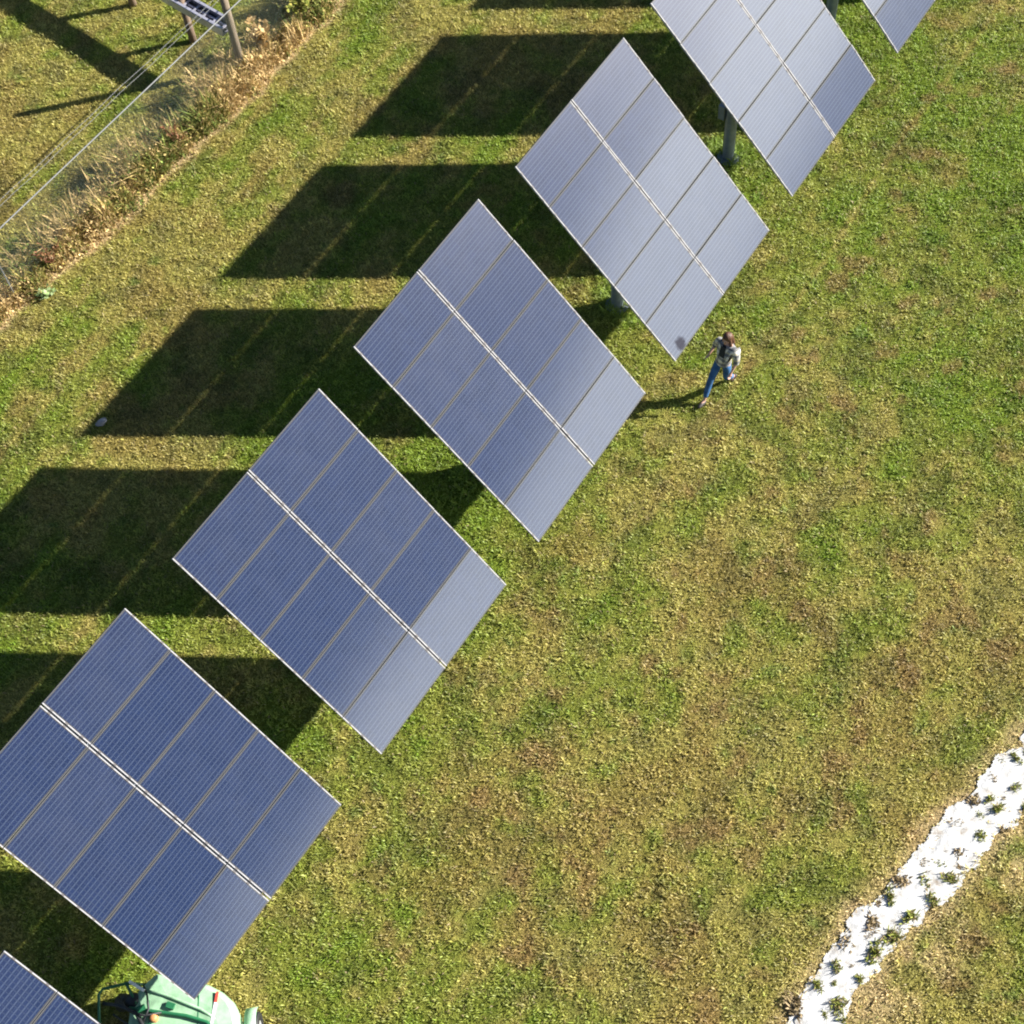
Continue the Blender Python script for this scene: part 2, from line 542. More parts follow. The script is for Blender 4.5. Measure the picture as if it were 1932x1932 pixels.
def leafy(name, loc, h, spread, nstem, nleaf, leafc, stemc, leaf, label, cat='plant', seed=1, droop=0.3, group=None):
    rng = np.random.default_rng(seed)
    r = empty(name, (loc[0], loc[1], 0))
    tag(r, label, cat, group)
    bm = bmesh.new()
    tips = []
    for i in range(nstem):
        a = rng.random() * 6.283
        rr = spread * (0.25 + 0.75 * rng.random())
        hh = h * (0.55 + 0.45 * rng.random())
        p = [Vector((0.04 * math.cos(a), 0.04 * math.sin(a), 0))]
        for t in (0.35, 0.7, 1.0):
            p.append(Vector((math.cos(a) * rr * t ** 1.3, math.sin(a) * rr * t ** 1.3, hh * t)) + Vector(rng.normal(0, 0.02, 3)))
        add_tube(bm, p, [0.010, 0.008, 0.006, 0.003], 5)
        tips.append(p)
    from_bm('stem', bm, simple(name + '_stem', stemc, 0.7), r)
    n = nleaf
    V = []; C = []
    for i in range(n):
        p = tips[rng.integers(nstem)]
        t = 0.25 + 0.75 * rng.random()
        q = t * 3
        j = min(int(q), 2)
        b = np.array(p[j].lerp(p[j + 1], q - j)) + rng.normal(0, 0.03, 3)
        b[2] = max(b[2], 0.02)
        a = rng.random() * 6.283
        e = rng.normal(droop, 0.45)
        L = leaf * (0.6 + 0.8 * rng.random())
        d = np.array([math.cos(a) * math.cos(e), math.sin(a) * math.cos(e), math.sin(e) * 0.8]) * L
        w_ = np.array([-math.sin(a), math.cos(a), rng.normal(0, 0.4)]) * L * 0.32
        V += [b, b + d * 0.5 + w_, b + d, b + d * 0.5 - w_]
        C.append(np.array(leafc[rng.integers(len(leafc))]) * math.exp(rng.normal(0, 0.25)))
    V = np.array(V)
    V[:, 2] = np.maximum(V[:, 2], 0.008)
    F = np.arange(n * 4)
    np_mesh('foliage', V, F, np.full(n, 4), tone_mat(name + '_leaf', 0.6, 0.3, 0.2), r, col=np.array(C))
    return r

leafy('shrub', (-3.95, 31.55), 1.15, 0.75, 14, 900, [(0.26, 0.27, 0.05), (0.16, 0.19, 0.03), (0.34, 0.30, 0.07)], (0.12, 0.09, 0.03), 0.10,
      'yellow green leafy shrub, the tallest in the weed strip, at the top edge', 'shrub', 5)
leafy('dry_grass_clump', (-5.0, 30.35), 0.95, 0.35, 40, 160, [(0.50, 0.36, 0.17), (0.38, 0.25, 0.10)], (0.50, 0.36, 0.17), 0.16,
      'tall tan dry grass clump beside the foot of the tall wooden pole', 'dry grass', 6, 1.0)
leafy('red_stemmed_weed', (-7.05, 27.25), 0.95, 0.36, 9, 120, [(0.20, 0.09, 0.04), (0.16, 0.12, 0.04), (0.25, 0.15, 0.06)], (0.27, 0.07, 0.045), 0.07,
      'red stemmed weed at the fence below the wooden poles', 'weed', 8, 0.6, 'red stemmed weeds')
leafy('red_stemmed_weed', (-9.95, 24.0), 0.8, 0.36, 10, 150, [(0.19, 0.08, 0.04), (0.15, 0.11, 0.04), (0.24, 0.14, 0.06)], (0.24, 0.06, 0.04), 0.07,
      'red stemmed weed in the tan straw near the left edge of the photo', 'weed', 9, 0.6, 'red stemmed weeds')
leafy('broadleaf_plant', (-10.02, 23.12), 0.22, 0.24, 9, 60, [(0.20, 0.28, 0.10), (0.27, 0.34, 0.16)], (0.15, 0.2, 0.06), 0.12,
      'small pale green broadleaf plant on the lawn side of the weeds', 'plant', 10, 0.1)
leafy('broadleaf_plant', (5.35, 24.15), 0.45, 0.45, 12, 260, [(0.13, 0.2, 0.03), (0.2, 0.26, 0.06)], (0.1, 0.12, 0.03), 0.11,
      'bright green broadleaf plant growing at the foot of a tracker post', 'plant', 12, 0.2)

# ------------------------------------------------------------------ white strip
def strip():
    s = np.arange(sR.min(), sL.max(), 0.025)
    t = np.linspace(0, 1, 64)
    S, Tt = np.meshgrid(s, t, indexing='ij')
    a = np.interp(S, sL[::-1], dL[::-1]) + 0.30
    b = np.interp(S, sR[::-1], dR[::-1]) - 0.30
    D = b + (a - b) * Tt
    X = PO[0] + PU[0] * S + PN[0] * D
    Y = PO[1] + PU[1] * S + PN[1] * D
    e = strip_ed(X.ravel(), Y.ravel()).reshape(X.shape)
    wr = fbm((S * 0.35).ravel(), (D * 2.2).ravel(), 0.20, 81, 3).reshape(X.shape)
    Z = 0.008 + 0.030 * wr + 0.012 * sstep(0, 0.2, e)
    ns, ntt = X.shape
    i = (np.arange(ns - 1)[:, None] * ntt + np.arange(ntt - 1)[None, :])
    f = np.stack([i, i + 1, i + ntt + 1, i + ntt], -1).reshape(-1, 4)
    ec = (e[:-1, :-1] + e[1:, 1:]) * 0.5
    f = f[ec.ravel() > -0.035]
    used = np.unique(f)
    rem = -np.ones(X.size, int)
    rem[used] = np.arange(len(used))
    V = np.stack([X.ravel(), Y.ravel(), Z.ravel()], 1)[used]
    m, nt, b_ = new_mat('white_gravel_sheet')
    tc = nd(nt, 'ShaderNodeTexCoord').outputs['Object']
    n1 = noise_n(nt, tc, 3.5, 6, 0.65)
    n2 = noise_n(nt, tc, 60, 2, 0.5)
    c = ramp_n(nt, n1, [(0.30, (0.24, 0.19, 0.14)), (0.40, (0.42, 0.41, 0.39)), (0.58, (0.52, 0.52, 0.515))])
    nt.links.new(c, b_.inputs['Base Color'])
    b_.inputs['Roughness'].default_value = 0.85
    bp = nd(nt, 'ShaderNodeBump')
    bp.inputs['Strength'].default_value = 0.6
    bp.inputs['Distance'].default_value = 0.03
    nt.links.new(math_n(nt, 'ADD', n1, math_n(nt, 'MULTIPLY', n2, 0.3)), bp.inputs['Height'])
    nt.links.new(bp.outputs[0], b_.inputs['Normal'])
    f2 = rem[f]
    o = np_mesh('white_path', V, f2.ravel(), np.full(len(f2), 4), m, smooth=True)
    tag(o, 'bright white strip of ground cover crossing the lawn corner', 'path', kind='structure')

    def tuft(seed, dry):
        rng = np.random.default_rng(seed)
        n = int(rng.integers(70, 200))
        ex = rng.uniform(0.5, 1.2)
        a = rng.random(n) * 6.283
        rr = rng.uniform(0.06, 0.12) * rng.random(n) ** 0.6
        ox = np.where(rng.random(n) < 0.4, rng.uniform(-0.1, 0.1), 0); oy = np.where(ox != 0, rng.uniform(-0.08, 0.08), 0)
        c0 = np.array([(0.24, 0.18, 0.10)] if dry else [(0.22, 0.24, 0.05)])
        c = np.repeat(c0, n, 0) * np.exp(rng.normal(0, 0.35, n))[:, None]
        br = rng.random(n) < 0.25
        c[br] = np.array([0.30, 0.23, 0.11])
        V, F, T, C = blades(rr * np.cos(a) * ex + ox, rr * np.sin(a) + oy, (0.03 + 0.10 * rng.random(n)) * rng.uniform(0.6, 1.2), 0.010 + 0.020 * rng.random(n),
                            0.1 + 1.1 * rng.random(n), c, rng, None)
        V[:, 2] = np.maximum(V[:, 2], -0.004)
        return V, F, T, C
    tm = tone_mat('tuft_blades', 0.7, 0.2, 0.2)
    G = 'grass tufts growing through the white strip'
    protos = []
    for kx in range(9):
        dry = kx >= 6
        V, F, T, C = tuft(100 + kx, dry)
        o = np_mesh('dry_tuft' if dry else 'grass_tuft', V, F, T, tm, col=C)
        tag(o, 'small brown dry tuft on the white strip' if dry else 'small green grass tuft growing through the white strip', 'grass tuft',
            'dry tufts on the white strip' if dry else G)
        protos.append(o)
    pos = [(8.78, 9.65, 0), (8.28, 9.31, 1), (8.14, 8.92, 0), (8.2, 8.71, 0), (7.82, 8.93, 1), (7.42, 8.52, 1), (7.8, 8.29, 0), (7.35, 7.99, 1),
           (6.68, 7.91, 1), (6.25, 7.61, 1), (7.03, 7.58, 0), (6.63, 7.52, 0), (5.96, 7.3, 0), (6.66, 7.26, 0), (6.26, 6.97, 0), (5.55, 6.96, 1),
           (5.8, 6.64, 0), (5.04, 6.66, 1), (5.45, 6.36, 0), (4.78, 6.29, 0), (5.14, 6.02, 0), (4.4, 5.98, 0), (4.73, 5.63, 0), (4.66, 5.43, 0),
           (3.94, 5.62, 1), (8.68, 9.1, 0)]
    rp = random.Random(77)
    while len(pos) < 44:                     # smaller sprigs between
        sx = rp.uniform(-3.2, 3.4); 
        lo = np.interp(sx, sR[::-1], dR[::-1]); hi = np.interp(sx, sL[::-1], dL[::-1])
        dx = rp.uniform(lo + 0.1, hi - 0.1)
        p_ = (PO[0] + PU[0] * sx + PN[0] * dx, PO[1] + PU[1] * sx + PN[1] * dx)
        if min((p_[0] - q_[0]) ** 2 + (p_[1] - q_[1]) ** 2 for q_ in pos) < 0.05: continue
        pos.append((*p_, 2 if rp.random() < 0.35 else 3))
    used = set()
    for q, (x, y, dry) in enumerate(pos):
        pi = 6 + q % 3 if dry in (1, 2) else q % 6
        p = protos[pi]
        if pi in used:
            p = p.copy()
            COL.objects.link(p)
        used.add(pi)
        p.location = (x + PN[0] * 0.07, y + PN[1] * 0.07, 0.012)
        p.rotation_euler = (0, 0, random.random() * 6.28)
        s_ = (1.05 if dry == 0 else 1.5 if dry == 1 else 0.65) * random.uniform(0.75, 1.3)
        p.scale = (s_ * random.uniform(0.7, 1.3), s_ * random.uniform(0.6, 1.1), s_ * (0.6 if dry == 1 else 0.9))
strip()

# ------------------------------------------------------------------ solar trackers
AZ_H, TILT = -128.60271710581128, 44.68913644465284
GX, GY = 0.013, 0.036
MW = (5.1925 - 4 * GX) / 5
MH = (4.0 - GY) / 2

def panel_material(dark_patch=False):
    m, nt, b = new_mat('panel_glass_dark_patch' if dark_patch else 'panel_glass')
    tc = nd(nt, 'ShaderNodeTexCoord').outputs['Object']
    sp = nd(nt, 'ShaderNodeSeparateXYZ')
    nt.links.new(tc, sp.inputs[0])
    x, y = sp.outputs[0], sp.outputs[1]
    P = 0.1615
    def line(v, pitch, off, half):
        u = math_n(nt, 'FRACT', math_n(nt, 'ADD', math_n(nt, 'DIVIDE', v, pitch), 100.0 + off))
        d = math_n(nt, 'ABSOLUTE', math_n(nt, 'SUBTRACT', u, 0.5))
        return math_n(nt, 'LESS_THAN', d, half / pitch)
    bus = line(x, P / 2, 0.0, 0.010)         # two busbars to a cell, cells centred on +-P/4 ...
    gx = line(x, P, 0.5, 0.003)
    gy = line(y, P / 2, 0.5, 0.005)
    inx = math_n(nt, 'LESS_THAN', math_n(nt, 'ABSOLUTE', x), 3 * P + 0.002)
    iny = math_n(nt, 'LESS_THAN', math_n(nt, 'ABSOLUTE', y), 6 * P * 0.985)
    gap = math_n(nt, 'MAXIMUM', gx, gy)
    inside = math_n(nt, 'MULTIPLY', inx, iny)
    # crystal grain, different in every cell
    vor = nd(nt, 'ShaderNodeTexVoronoi')
    vor.inputs['Scale'].default_value = 45
    nt.links.new(tc, vor.inputs['Vector'])
    fl = nd(nt, 'ShaderNodeVectorMath', operation='FLOOR')
    sc = nd(nt, 'ShaderNodeVectorMath', operation='SCALE')
    sc.inputs['Scale'].default_value = 1 / P
    nt.links.new(tc, sc.inputs[0])
    nt.links.new(sc.outputs[0], fl.inputs[0])
    oi = nd(nt, 'ShaderNodeObjectInfo')
    addv = nd(nt, 'ShaderNodeVectorMath', operation='ADD')
    nt.links.new(fl.outputs[0], addv.inputs[0])
    nt.links.new(oi.outputs['Random'], addv.inputs[1])
    wn = nd(nt, 'ShaderNodeTexWhiteNoise', noise_dimensions='3D')
    nt.links.new(addv.outputs[0], wn.inputs['Vector'])
    cell = mix_c(nt, wn.outputs['Value'], (0.003, 0.009, 0.034), (0.006, 0.014, 0.047))
    cell = mix_c(nt, math_n(nt, 'MULTIPLY', vor.outputs['Color'], 0.35), cell, (0.011, 0.018, 0.058))
    c = mix_c(nt, bus, cell, (0.030, 0.043, 0.080))
    c = mix_c(nt, gap, c, (0.017, 0.026, 0.056))
    c = mix_c(nt, inside, (0.035, 0.034, 0.034), c)
    # dust film, heavier on some modules
    dn = noise_n(nt, tc, 2.2, 5, 0.6)
    dust = math_n(nt, 'MULTIPLY', dn, math_n(nt, 'ADD', math_n(nt, 'MULTIPLY', oi.outputs['Random'], 0.035), 0.015))
    c = mix_c(nt, dust, c, (0.40, 0.39, 0.37))
    if dark_patch:  # irregular dark patch, with specular and coat lowered inside it
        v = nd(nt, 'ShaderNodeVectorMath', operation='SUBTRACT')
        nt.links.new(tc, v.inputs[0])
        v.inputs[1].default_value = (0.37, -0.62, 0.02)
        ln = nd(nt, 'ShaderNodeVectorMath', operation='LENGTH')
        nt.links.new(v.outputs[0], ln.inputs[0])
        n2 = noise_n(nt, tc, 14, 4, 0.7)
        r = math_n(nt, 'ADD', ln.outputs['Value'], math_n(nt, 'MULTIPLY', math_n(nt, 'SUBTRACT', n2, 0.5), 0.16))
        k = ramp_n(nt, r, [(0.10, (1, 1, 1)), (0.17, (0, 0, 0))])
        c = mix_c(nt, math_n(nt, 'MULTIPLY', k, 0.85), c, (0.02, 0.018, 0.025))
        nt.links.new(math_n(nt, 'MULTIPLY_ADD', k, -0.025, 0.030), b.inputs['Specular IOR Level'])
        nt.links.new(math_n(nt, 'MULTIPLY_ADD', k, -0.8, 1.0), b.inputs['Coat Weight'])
    else:
        b.inputs['Coat Weight'].default_value = 1.0
        b.inputs['Specular IOR Level'].default_value = 0.030
    nt.links.new(c, b.inputs['Base Color'])
    rn = noise_n(nt, tc, 1.4, 3, 0.5)
    nt.links.new(math_n(nt, 'MULTIPLY_ADD', rn, 0.06, 0.37), b.inputs['Roughness'])
    b.inputs['Coat Roughness'].default_value = 0.10
    b.inputs['Coat IOR'].default_value = 1.5
    return m

M_GLASS = panel_material()
M_DARK_PATCH = panel_material(True)
M_BACK = simple('white_backsheet', (0.40, 0.41, 0.42), 0.6)
M_ALU = simple('anodised_frame', (0.076, 0.078, 0.083), 0.7, 0.0, 0.08, 6.0, 0.06)
M_ALUW = simple('lit_end_frame', (0.30, 0.295, 0.305), 0.65, 0.0, 0.10, 6.0, 0.15)  # same frame metal, paler: light caught by the end bars is in the colour
M_STEEL = simple('galvanised_steel', (0.22, 0.25, 0.29), 0.5, 0.4, 0.2)
M_CLAMP = simple('grey_clamp', (0.10, 0.09, 0.09), 0.6, 0.1, 0.2)
M_DKST = simple('dark_steel', (0.08, 0.09, 0.10), 0.5, 0.4, 0.2)

def glass_mesh():
    bm = bmesh.new()
    x, y = MW / 2 - 0.009, MH / 2 - 0.013
    fs = add_box(bm, (-x, -y, -0.006), (x, y, 0.0))
    fs[0].material_index = 1
    me = bpy.data.meshes.new('solar_module')
    bm.to_mesh(me); bm.free()
    return me
def frame_mesh():
    bm = bmesh.new()
    X, Y = MW / 2, MH / 2
    fx, fy, top, bot = 0.014, 0.019, 0.003, -0.040
    add_box(bm, (-X, -Y + fy, bot), (-X + fx, Y - fy, top), mi=0)
    add_box(bm, (X - fx, -Y + fy, bot), (X, Y - fy, top), mi=0)
    add_box(bm, (-X, -Y, bot), (X, -Y + fy, top + 0.001), mi=1)
    add_box(bm, (-X, Y - fy, bot), (X, Y, top + 0.001), mi=1)
    for sy in (-1, 1):
        for xx in (-0.33, 0.0, 0.33):
            add_box(bm, (xx - 0.028, sy * (Y - 0.011) - 0.013, top + 0.002), (xx + 0.028, sy * (Y - 0.011) + 0.013, top + 0.007), mi=2)
    me = bpy.data.meshes.new('module_frame')
    bm.to_mesh(me); bm.free()
    me.materials.append(M_ALU); me.materials.append(M_ALUW); me.materials.append(M_CLAMP)
    return me
ME_GLASS = glass_mesh()
ME_GLASS.materials.append(M_GLASS); ME_GLASS.materials.append(M_BACK)
ME_DARK_PATCH = glass_mesh()
ME_DARK_PATCH.materials.append(M_DARK_PATCH); ME_DARK_PATCH.materials.append(M_BACK)
ME_FRAME = frame_mesh()

def mesh_of(name, build, mat, smooth=False):
    bm = bmesh.new()
    build(bm)
    bmesh.ops.recalc_face_normals(bm, faces=bm.faces[:])
    me = bpy.data.meshes.new(name)
    bm.to_mesh(me); bm.free()
    if smooth: me.polygons.foreach_set('use_smooth', [True] * len(me.polygons))
    for m in (mat if isinstance(mat, list) else [mat]): me.materials.append(m)
    return me
ME_SPINE = mesh_of('spine_beam', lambda bm: add_box(bm, (-2.45, -0.075, -0.30), (2.45, 0.075, -0.10)), M_STEEL)
ME_RAIL = mesh_of('rail', lambda bm: add_box(bm, (-2.56, -0.02, -0.098), (2.56, 0.02, -0.043)), M_ALU)
ME_CROSS = mesh_of('cross_beam', lambda bm: add_box(bm, (-0.05, -1.7, -0.20), (0.05, 1.7, -0.101)), M_STEEL)
def post_b(bm):
    add_tube(bm, [(0, 0, -0.3), (0, 0, 3.05)], 0.135, 24)
    add_tube(bm, [(0, 0, 0.0), (0, 0, 0.03)], 0.26, 24)
    for k in range(8):
        a = k * math.pi / 4
        add_tube(bm, [(0.21 * math.cos(a), 0.21 * math.sin(a), 0.03), (0.21 * math.cos(a), 0.21 * math.sin(a), 0.07)], 0.016, 6)
ME_POST = mesh_of('post', post_b, M_STEEL, False)
def head_b(bm):
    add_tube(bm, [(0, 0, 3.05), (0, 0, 3.22)], 0.19, 20)
    add_box(bm, (-0.14, -0.16, 3.22), (0.14, 0.16, 3.50))
ME_COND = mesh_of('conduit', lambda bm: add_tube(bm, [(-0.17, 0.05, 0.0), (-0.16, 0.05, 1.2), (-0.155, 0.05, 3.0)], 0.022, 8), M_DKST)
ME_HEAD = mesh_of('drive_head', head_b, M_DKST)
ME_ARM = mesh_of('tilt_actuator', lambda bm: add_tube(bm, [(0.12, 0, 2.35), (0.62, 0, 2.62)], [0.045, 0.03], 10), M_DKST)
ME_BOX = mesh_of('control_box', lambda bm: add_box(bm, (-0.29, -0.13, 1.25), (-0.137, 0.13, 1.65)), M_STEEL)

LABELS = {
    0: 'solar tracker at the top edge, third from the top right corner of the row'}
def tracker(cx, cy, cz, da, dt, label, seed, dark_patch=None, proto={}):
    a = R(AZ_H + da); t = R(TILT + dt)
    h = Vector((math.cos(a), math.sin(a), 0))
    n = Vector((-h.y, h.x, 0)) * -1
    if n.x < 0: n = -n
    X = Vector((n.x * math.cos(t), n.y * math.cos(t), -math.sin(t)))
    Y = -h
    Z = X.cross(Y)
    c = Vector((cx, cy, cz))
    base = c + h * 0.25 - n * 0.60
    base.z = 0
    root = empty('solar_tracker', base)
    tag(root, label, 'solar tracker', 'solar trackers standing in a diagonal row')
    rz = math.atan2(n.y, n.x)
    TB = Matrix.Identity(4)
    for i in range(3):
        TB[i][0], TB[i][1], TB[i][2], TB[i][3] = X[i], Y[i], Z[i], (c - base)[i]
    PB = Matrix.Rotation(rz, 4, 'Z')
    def part(key, name, me, mw, parent):
        if key in proto:
            o = proto[key].copy()
            o.data = me
            COL.objects.link(o)
        else:
            o = bpy.data.objects.new(name, me)
            COL.objects.link(o)
            proto[key] = o
        o.parent = parent
        o.matrix_local = mw
        return o
    part('post', 'post', ME_POST, PB, root)
    part('cond', 'conduit', ME_COND, PB, root)
    part('head', 'drive_head', ME_HEAD, PB, root)
    part('arm', 'tilt_actuator', ME_ARM, PB, root)
    part('box', 'control_box', ME_BOX, PB, root)
    part('spine', 'spine_beam', ME_SPINE, TB, root)
    part('cross', 'cross_beam', ME_CROSS, TB @ Matrix.Translation((0, 0, -0.0)), root)
    for k, yy in enumerate((-1.45, -0.55, 0.55, 1.45)):
        part('rail%d' % k, 'rail', ME_RAIL, TB @ Matrix.Translation((0, yy, 0)), root)
    rr = random.Random(seed)
    for i in range(5):
        for j in range(2):
            mt = Matrix.Translation(((i - 2) * (MW + GX), (j - 0.5) * (MH + GY), 0))
            mt = mt @ Matrix.Rotation(R(rr.gauss(0, 0.25)), 4, 'X') @ Matrix.Rotation(R(rr.gauss(0, 0.35) + (0.7 if i == 4 else 0.2 if i == 3 else 0)), 4, 'Y')
            st = dark_patch == (i, j)
            g = part('mod%d%d' % (i, j), 'solar_module', ME_DARK_PATCH if st else ME_GLASS, TB @ mt, root)
            if 'label' in g: del g['label']
            if st: g['label'] = 'module with a dark patch near its outer corner'
            part('frm%d%d' % (i, j), 'module_frame', ME_FRAME, Matrix.Identity(4), g)
    return root

STEP = (3.15, 3.97)
tracker(*TRK[1], 'solar tracker beside the walking person, dark patch near its lowest corner', 4, dark_patch=(4, 0))
tracker(*TRK[0], 'solar tracker cut by the top edge, its post beside a leafy plant', 5)
tracker(*TRK[2], "solar tracker whose right corner touches the tip of the person's shadow", 3)
tracker(*TRK[3], 'solar tracker, blue with one pale grey end, second uphill from the green machine', 2)
tracker(*TRK[4], 'deep blue solar tracker with the green machine under its lowest corner', 1)
tracker(-7.769, 3.819, 3.53, -0.75, -0.75, 'deep blue solar tracker of which only one corner shows, left of the green machine', 0)
tracker(9.732, 28.847, 3.55, 0.39, 0.78, 'pale solar tracker of which only the lowest corner hangs in from the top edge', 6)
tracker(9.732 + STEP[0], 28.847 + STEP[1], 3.55, 0.39, 0.78, 'solar tracker beyond the top edge, only its ground shadow reaching into view', 7)

# ------------------------------------------------------------------ fence, poles, cable tray
def fence():
    r = empty('chain_link_fence', (FP[0], FP[1], 0), math.atan2(FU[1], FU[0]))
    tag(r, 'grey chain link fence with two wires on top, behind the weeds', 'fence')
    W, H, hw = 0.062, 2.0, 0.0013
    n = int(21.5 / W)
    z = np.arange(0.03, H - 0.01, W / 2)
    P0 = []; P1 = []
    for i in range(n):
        x0 = -14.5 + i * W
        sgn = np.where(np.arange(len(z)) % 2 == 0, 0, 1)
        xs = x0 + sgn * W
        pts = np.stack([xs, 0.0035 * (1 - 2 * sgn), z], 1)
        P0.append(pts[:-1]); P1.append(pts[1:])
    P0 = np.concatenate(P0); P1 = np.concatenate(P1)
    d = P1 - P0
    d /= np.linalg.norm(d, axis=1)[:, None]
    a = np.cross(d, np.array([0, 1.0, 0]))
    a /= np.linalg.norm(a, axis=1)[:, None]
    b = np.cross(d, a)
    rings = []
    for k in range(3):
        o = (a * math.cos(2.094 * k) + b * math.sin(2.094 * k)) * hw
        rings += [P0 + o, P1 + o]
    V = np.stack(rings, 1).reshape(-1, 3)
    i = np.arange(len(P0)) * 6
    F = np.concatenate([np.stack([i + 2 * k, i + 2 * ((k + 1) % 3), i + 2 * ((k + 1) % 3) + 1, i + 2 * k + 1], 1) for k in range(3)])
    mw = simple('fence_wire', (0.10, 0.13, 0.115), 0.5, 0.2)
    mr = simple('fence_rail', (0.16, 0.165, 0.165), 0.6, 0.1)
    np_mesh('wire_mesh', V, F.ravel(), np.full(len(F), 4), mw, r)
    bm = bmesh.new(); add_tube(bm, [(-14.5, 0, H), (6.9, 0, H)], 0.016, 10); from_bm('top_rail', bm, mr, r)
    for zz in (2.47, 2.60):
        bm = bmesh.new()
        pts = [(-14.5 + 0.5 * k, 0.012 * math.sin(k * 1.7), zz + 0.008 * math.sin(k * 0.9)) for k in range(44)]
        add_tube(bm, pts, 0.0048, 6)
        for k in range(170):
            x = -14.4 + k * 0.125
            for q in (-1, 1):
                add_tube(bm, [(x, -0.015, zz - 0.02 * q), (x, 0.015, zz + 0.02 * q)], 0.002, 3)
        from_bm('top_wire', bm, mr, r)
    for x in (-14.2, -10.9, -7.6, 3.6, 6.6):
        bm = bmesh.new(); add_tube(bm, [(x, 0.028, 0), (x, 0.028, 2.64)], 0.019, 8); from_bm('fence_post', bm, mr, r)
fence()

def wood(name, col):
    m, nt, b = new_mat(name)
    tc = nd(nt, 'ShaderNodeTexCoord').outputs['Object']
    mp = nd(nt, 'ShaderNodeMapping')
    mp.inputs['Scale'].default_value = (14, 14, 0.9)
    nt.links.new(tc, mp.inputs[0])
    n = noise_n(nt, mp.outputs[0], 2.0, 6, 0.65)
    c = ramp_n(nt, n, [(0.3, tuple(0.45 * v for v in col)), (0.55, col), (0.75, tuple(min(1, 1.35 * v) for v in col))])
    nt.links.new(c, b.inputs['Base Color'])
    b.inputs['Roughness'].default_value = 0.9
    bp = nd(nt, 'ShaderNodeBump'); bp.inputs['Strength'].default_value = 0.6; bp.inputs['Distance'].default_value = 0.01
    nt.links.new(n, bp.inputs['Height']); nt.links.new(bp.outputs[0], b.inputs['Normal'])
    return m
WD1 = wood('weathered_pole', (0.21, 0.165, 0.115))
WD2 = wood('brown_post', (0.20, 0.14, 0.095))
def pole(name, loc, h, r0, mat, label):
    bm = bmesh.new()
    add_tube(bm, [(0, 0, -0.1), (0.0, 0, h * 0.4), (0.005, 0, h)], [r0, r0 * 0.96, r0 * 0.9], 16)
    o = from_bm(name, bm, mat)
    for p in o.data.polygons: p.use_smooth = len(p.vertices) == 4
    o.location = (loc[0], loc[1], 0)
    return tag(o, label, 'wooden post', 'wooden posts carrying the cable tray')
PA, PB_, PC = Vector((-5.53, 29.76, 0)), Vector((-6.78, 30.94, 0)), Vector((-8.37, 32.52, 0))
pole('wooden_pole', PA, 3.05, 0.105, WD1, 'tall weathered wooden pole at the end of the cable tray')
pole('wooden_post', PB_, 1.42, 0.10, WD2, 'short brown wooden post under the cable tray, nearest the fence')
pole('wooden_post', PC, 1.42, 0.10, WD2, 'short brown wooden post under the cable tray, farther out on the lawn')
pole('wooden_post', PC + (PC - PB_) * 1.3, 1.42, 0.10, WD2, 'short brown wooden post under the cable tray, outermost, out of view')
def tray():
    u = (PC - PA).normalized()
    r = empty('cable_tray', (PA.x, PA.y, 1.20), math.atan2(u.y, u.x))
    tag(r, 'raised metal cable tray running between the wooden posts', 'cable tray')
    L = 9.0
    lav = simple('tray_metal', (0.46, 0.45, 0.52), 0.4, 0.5)
    blk = simple('cable_rubber', (0.018, 0.018, 0.022), 0.5)
    for s in (-1, 1):
        bm = bmesh.new()
        add_box(bm, (0.14, s * 0.19 - 0.02, -0.06), (L, s * 0.19 + 0.02, 0.16))
        add_box(bm, (0.14, s * 0.165 - 0.035, 0.161), (L, s * 0.165 + 0.035, 0.175))
        from_bm('side_rail', bm, lav, r)
    bm = bmesh.new()
    for k in range(26):
        add_box(bm, (0.2 + k * 0.34, -0.169, 0.06), (0.25 + k * 0.34, 0.169, 0.09))
    from_bm('rung', bm, lav, r)
    bm = bmesh.new(); add_box(bm, (0.14, -0.169, -0.059), (L, 0.169, -0.04)); from_bm('floor_panel', bm, lav, r)
    for k, yy in enumerate((-0.115, -0.045, 0.055, 0.12)):
        bm = bmesh.new()
        add_tube(bm, [(0.15 + 0.3 * q, yy + 0.012 * math.sin(q * 1.1 + k * 2), 0.02 + 0.008 * math.sin(q + k)) for q in range(30)], 0.03, 8)
        from_bm('cable', bm, blk if k != 1 else lav, r, True)
tray()

# ------------------------------------------------------------------ stone
def stone():
    bm = bmesh.new()
    bmesh.ops.create_icosphere(bm, subdivisions=3, radius=1.0)
    rr = random.Random(5)
    ph = [rr.random() * 6 for _ in range(6)]
    for v in bm.verts:
        c = v.co
        k = 1 + 0.16 * math.sin(c.x * 3 + ph[0]) * math.cos(c.y * 2.6 + ph[1]) + 0.09 * math.sin(c.z * 5 + ph[2] + c.x * 4)
        v.co = Vector((c.x * 0.13 * k, c.y * 0.085 * k, c.z * 0.06 * k + 0.035))
    o = from_bm('stone', bm, simple('grey_stone', (0.34, 0.31, 0.30), 0.85, 0, 0.3, 12, 0.3, 0.5), None, True)
    o.location = (-8.62, 19.42, 0)
    o.rotation_euler = (0, 0, 0.8)
    tag(o, "small pale grey stone lying in the corner of a tracker's shadow", 'stone')
stone()

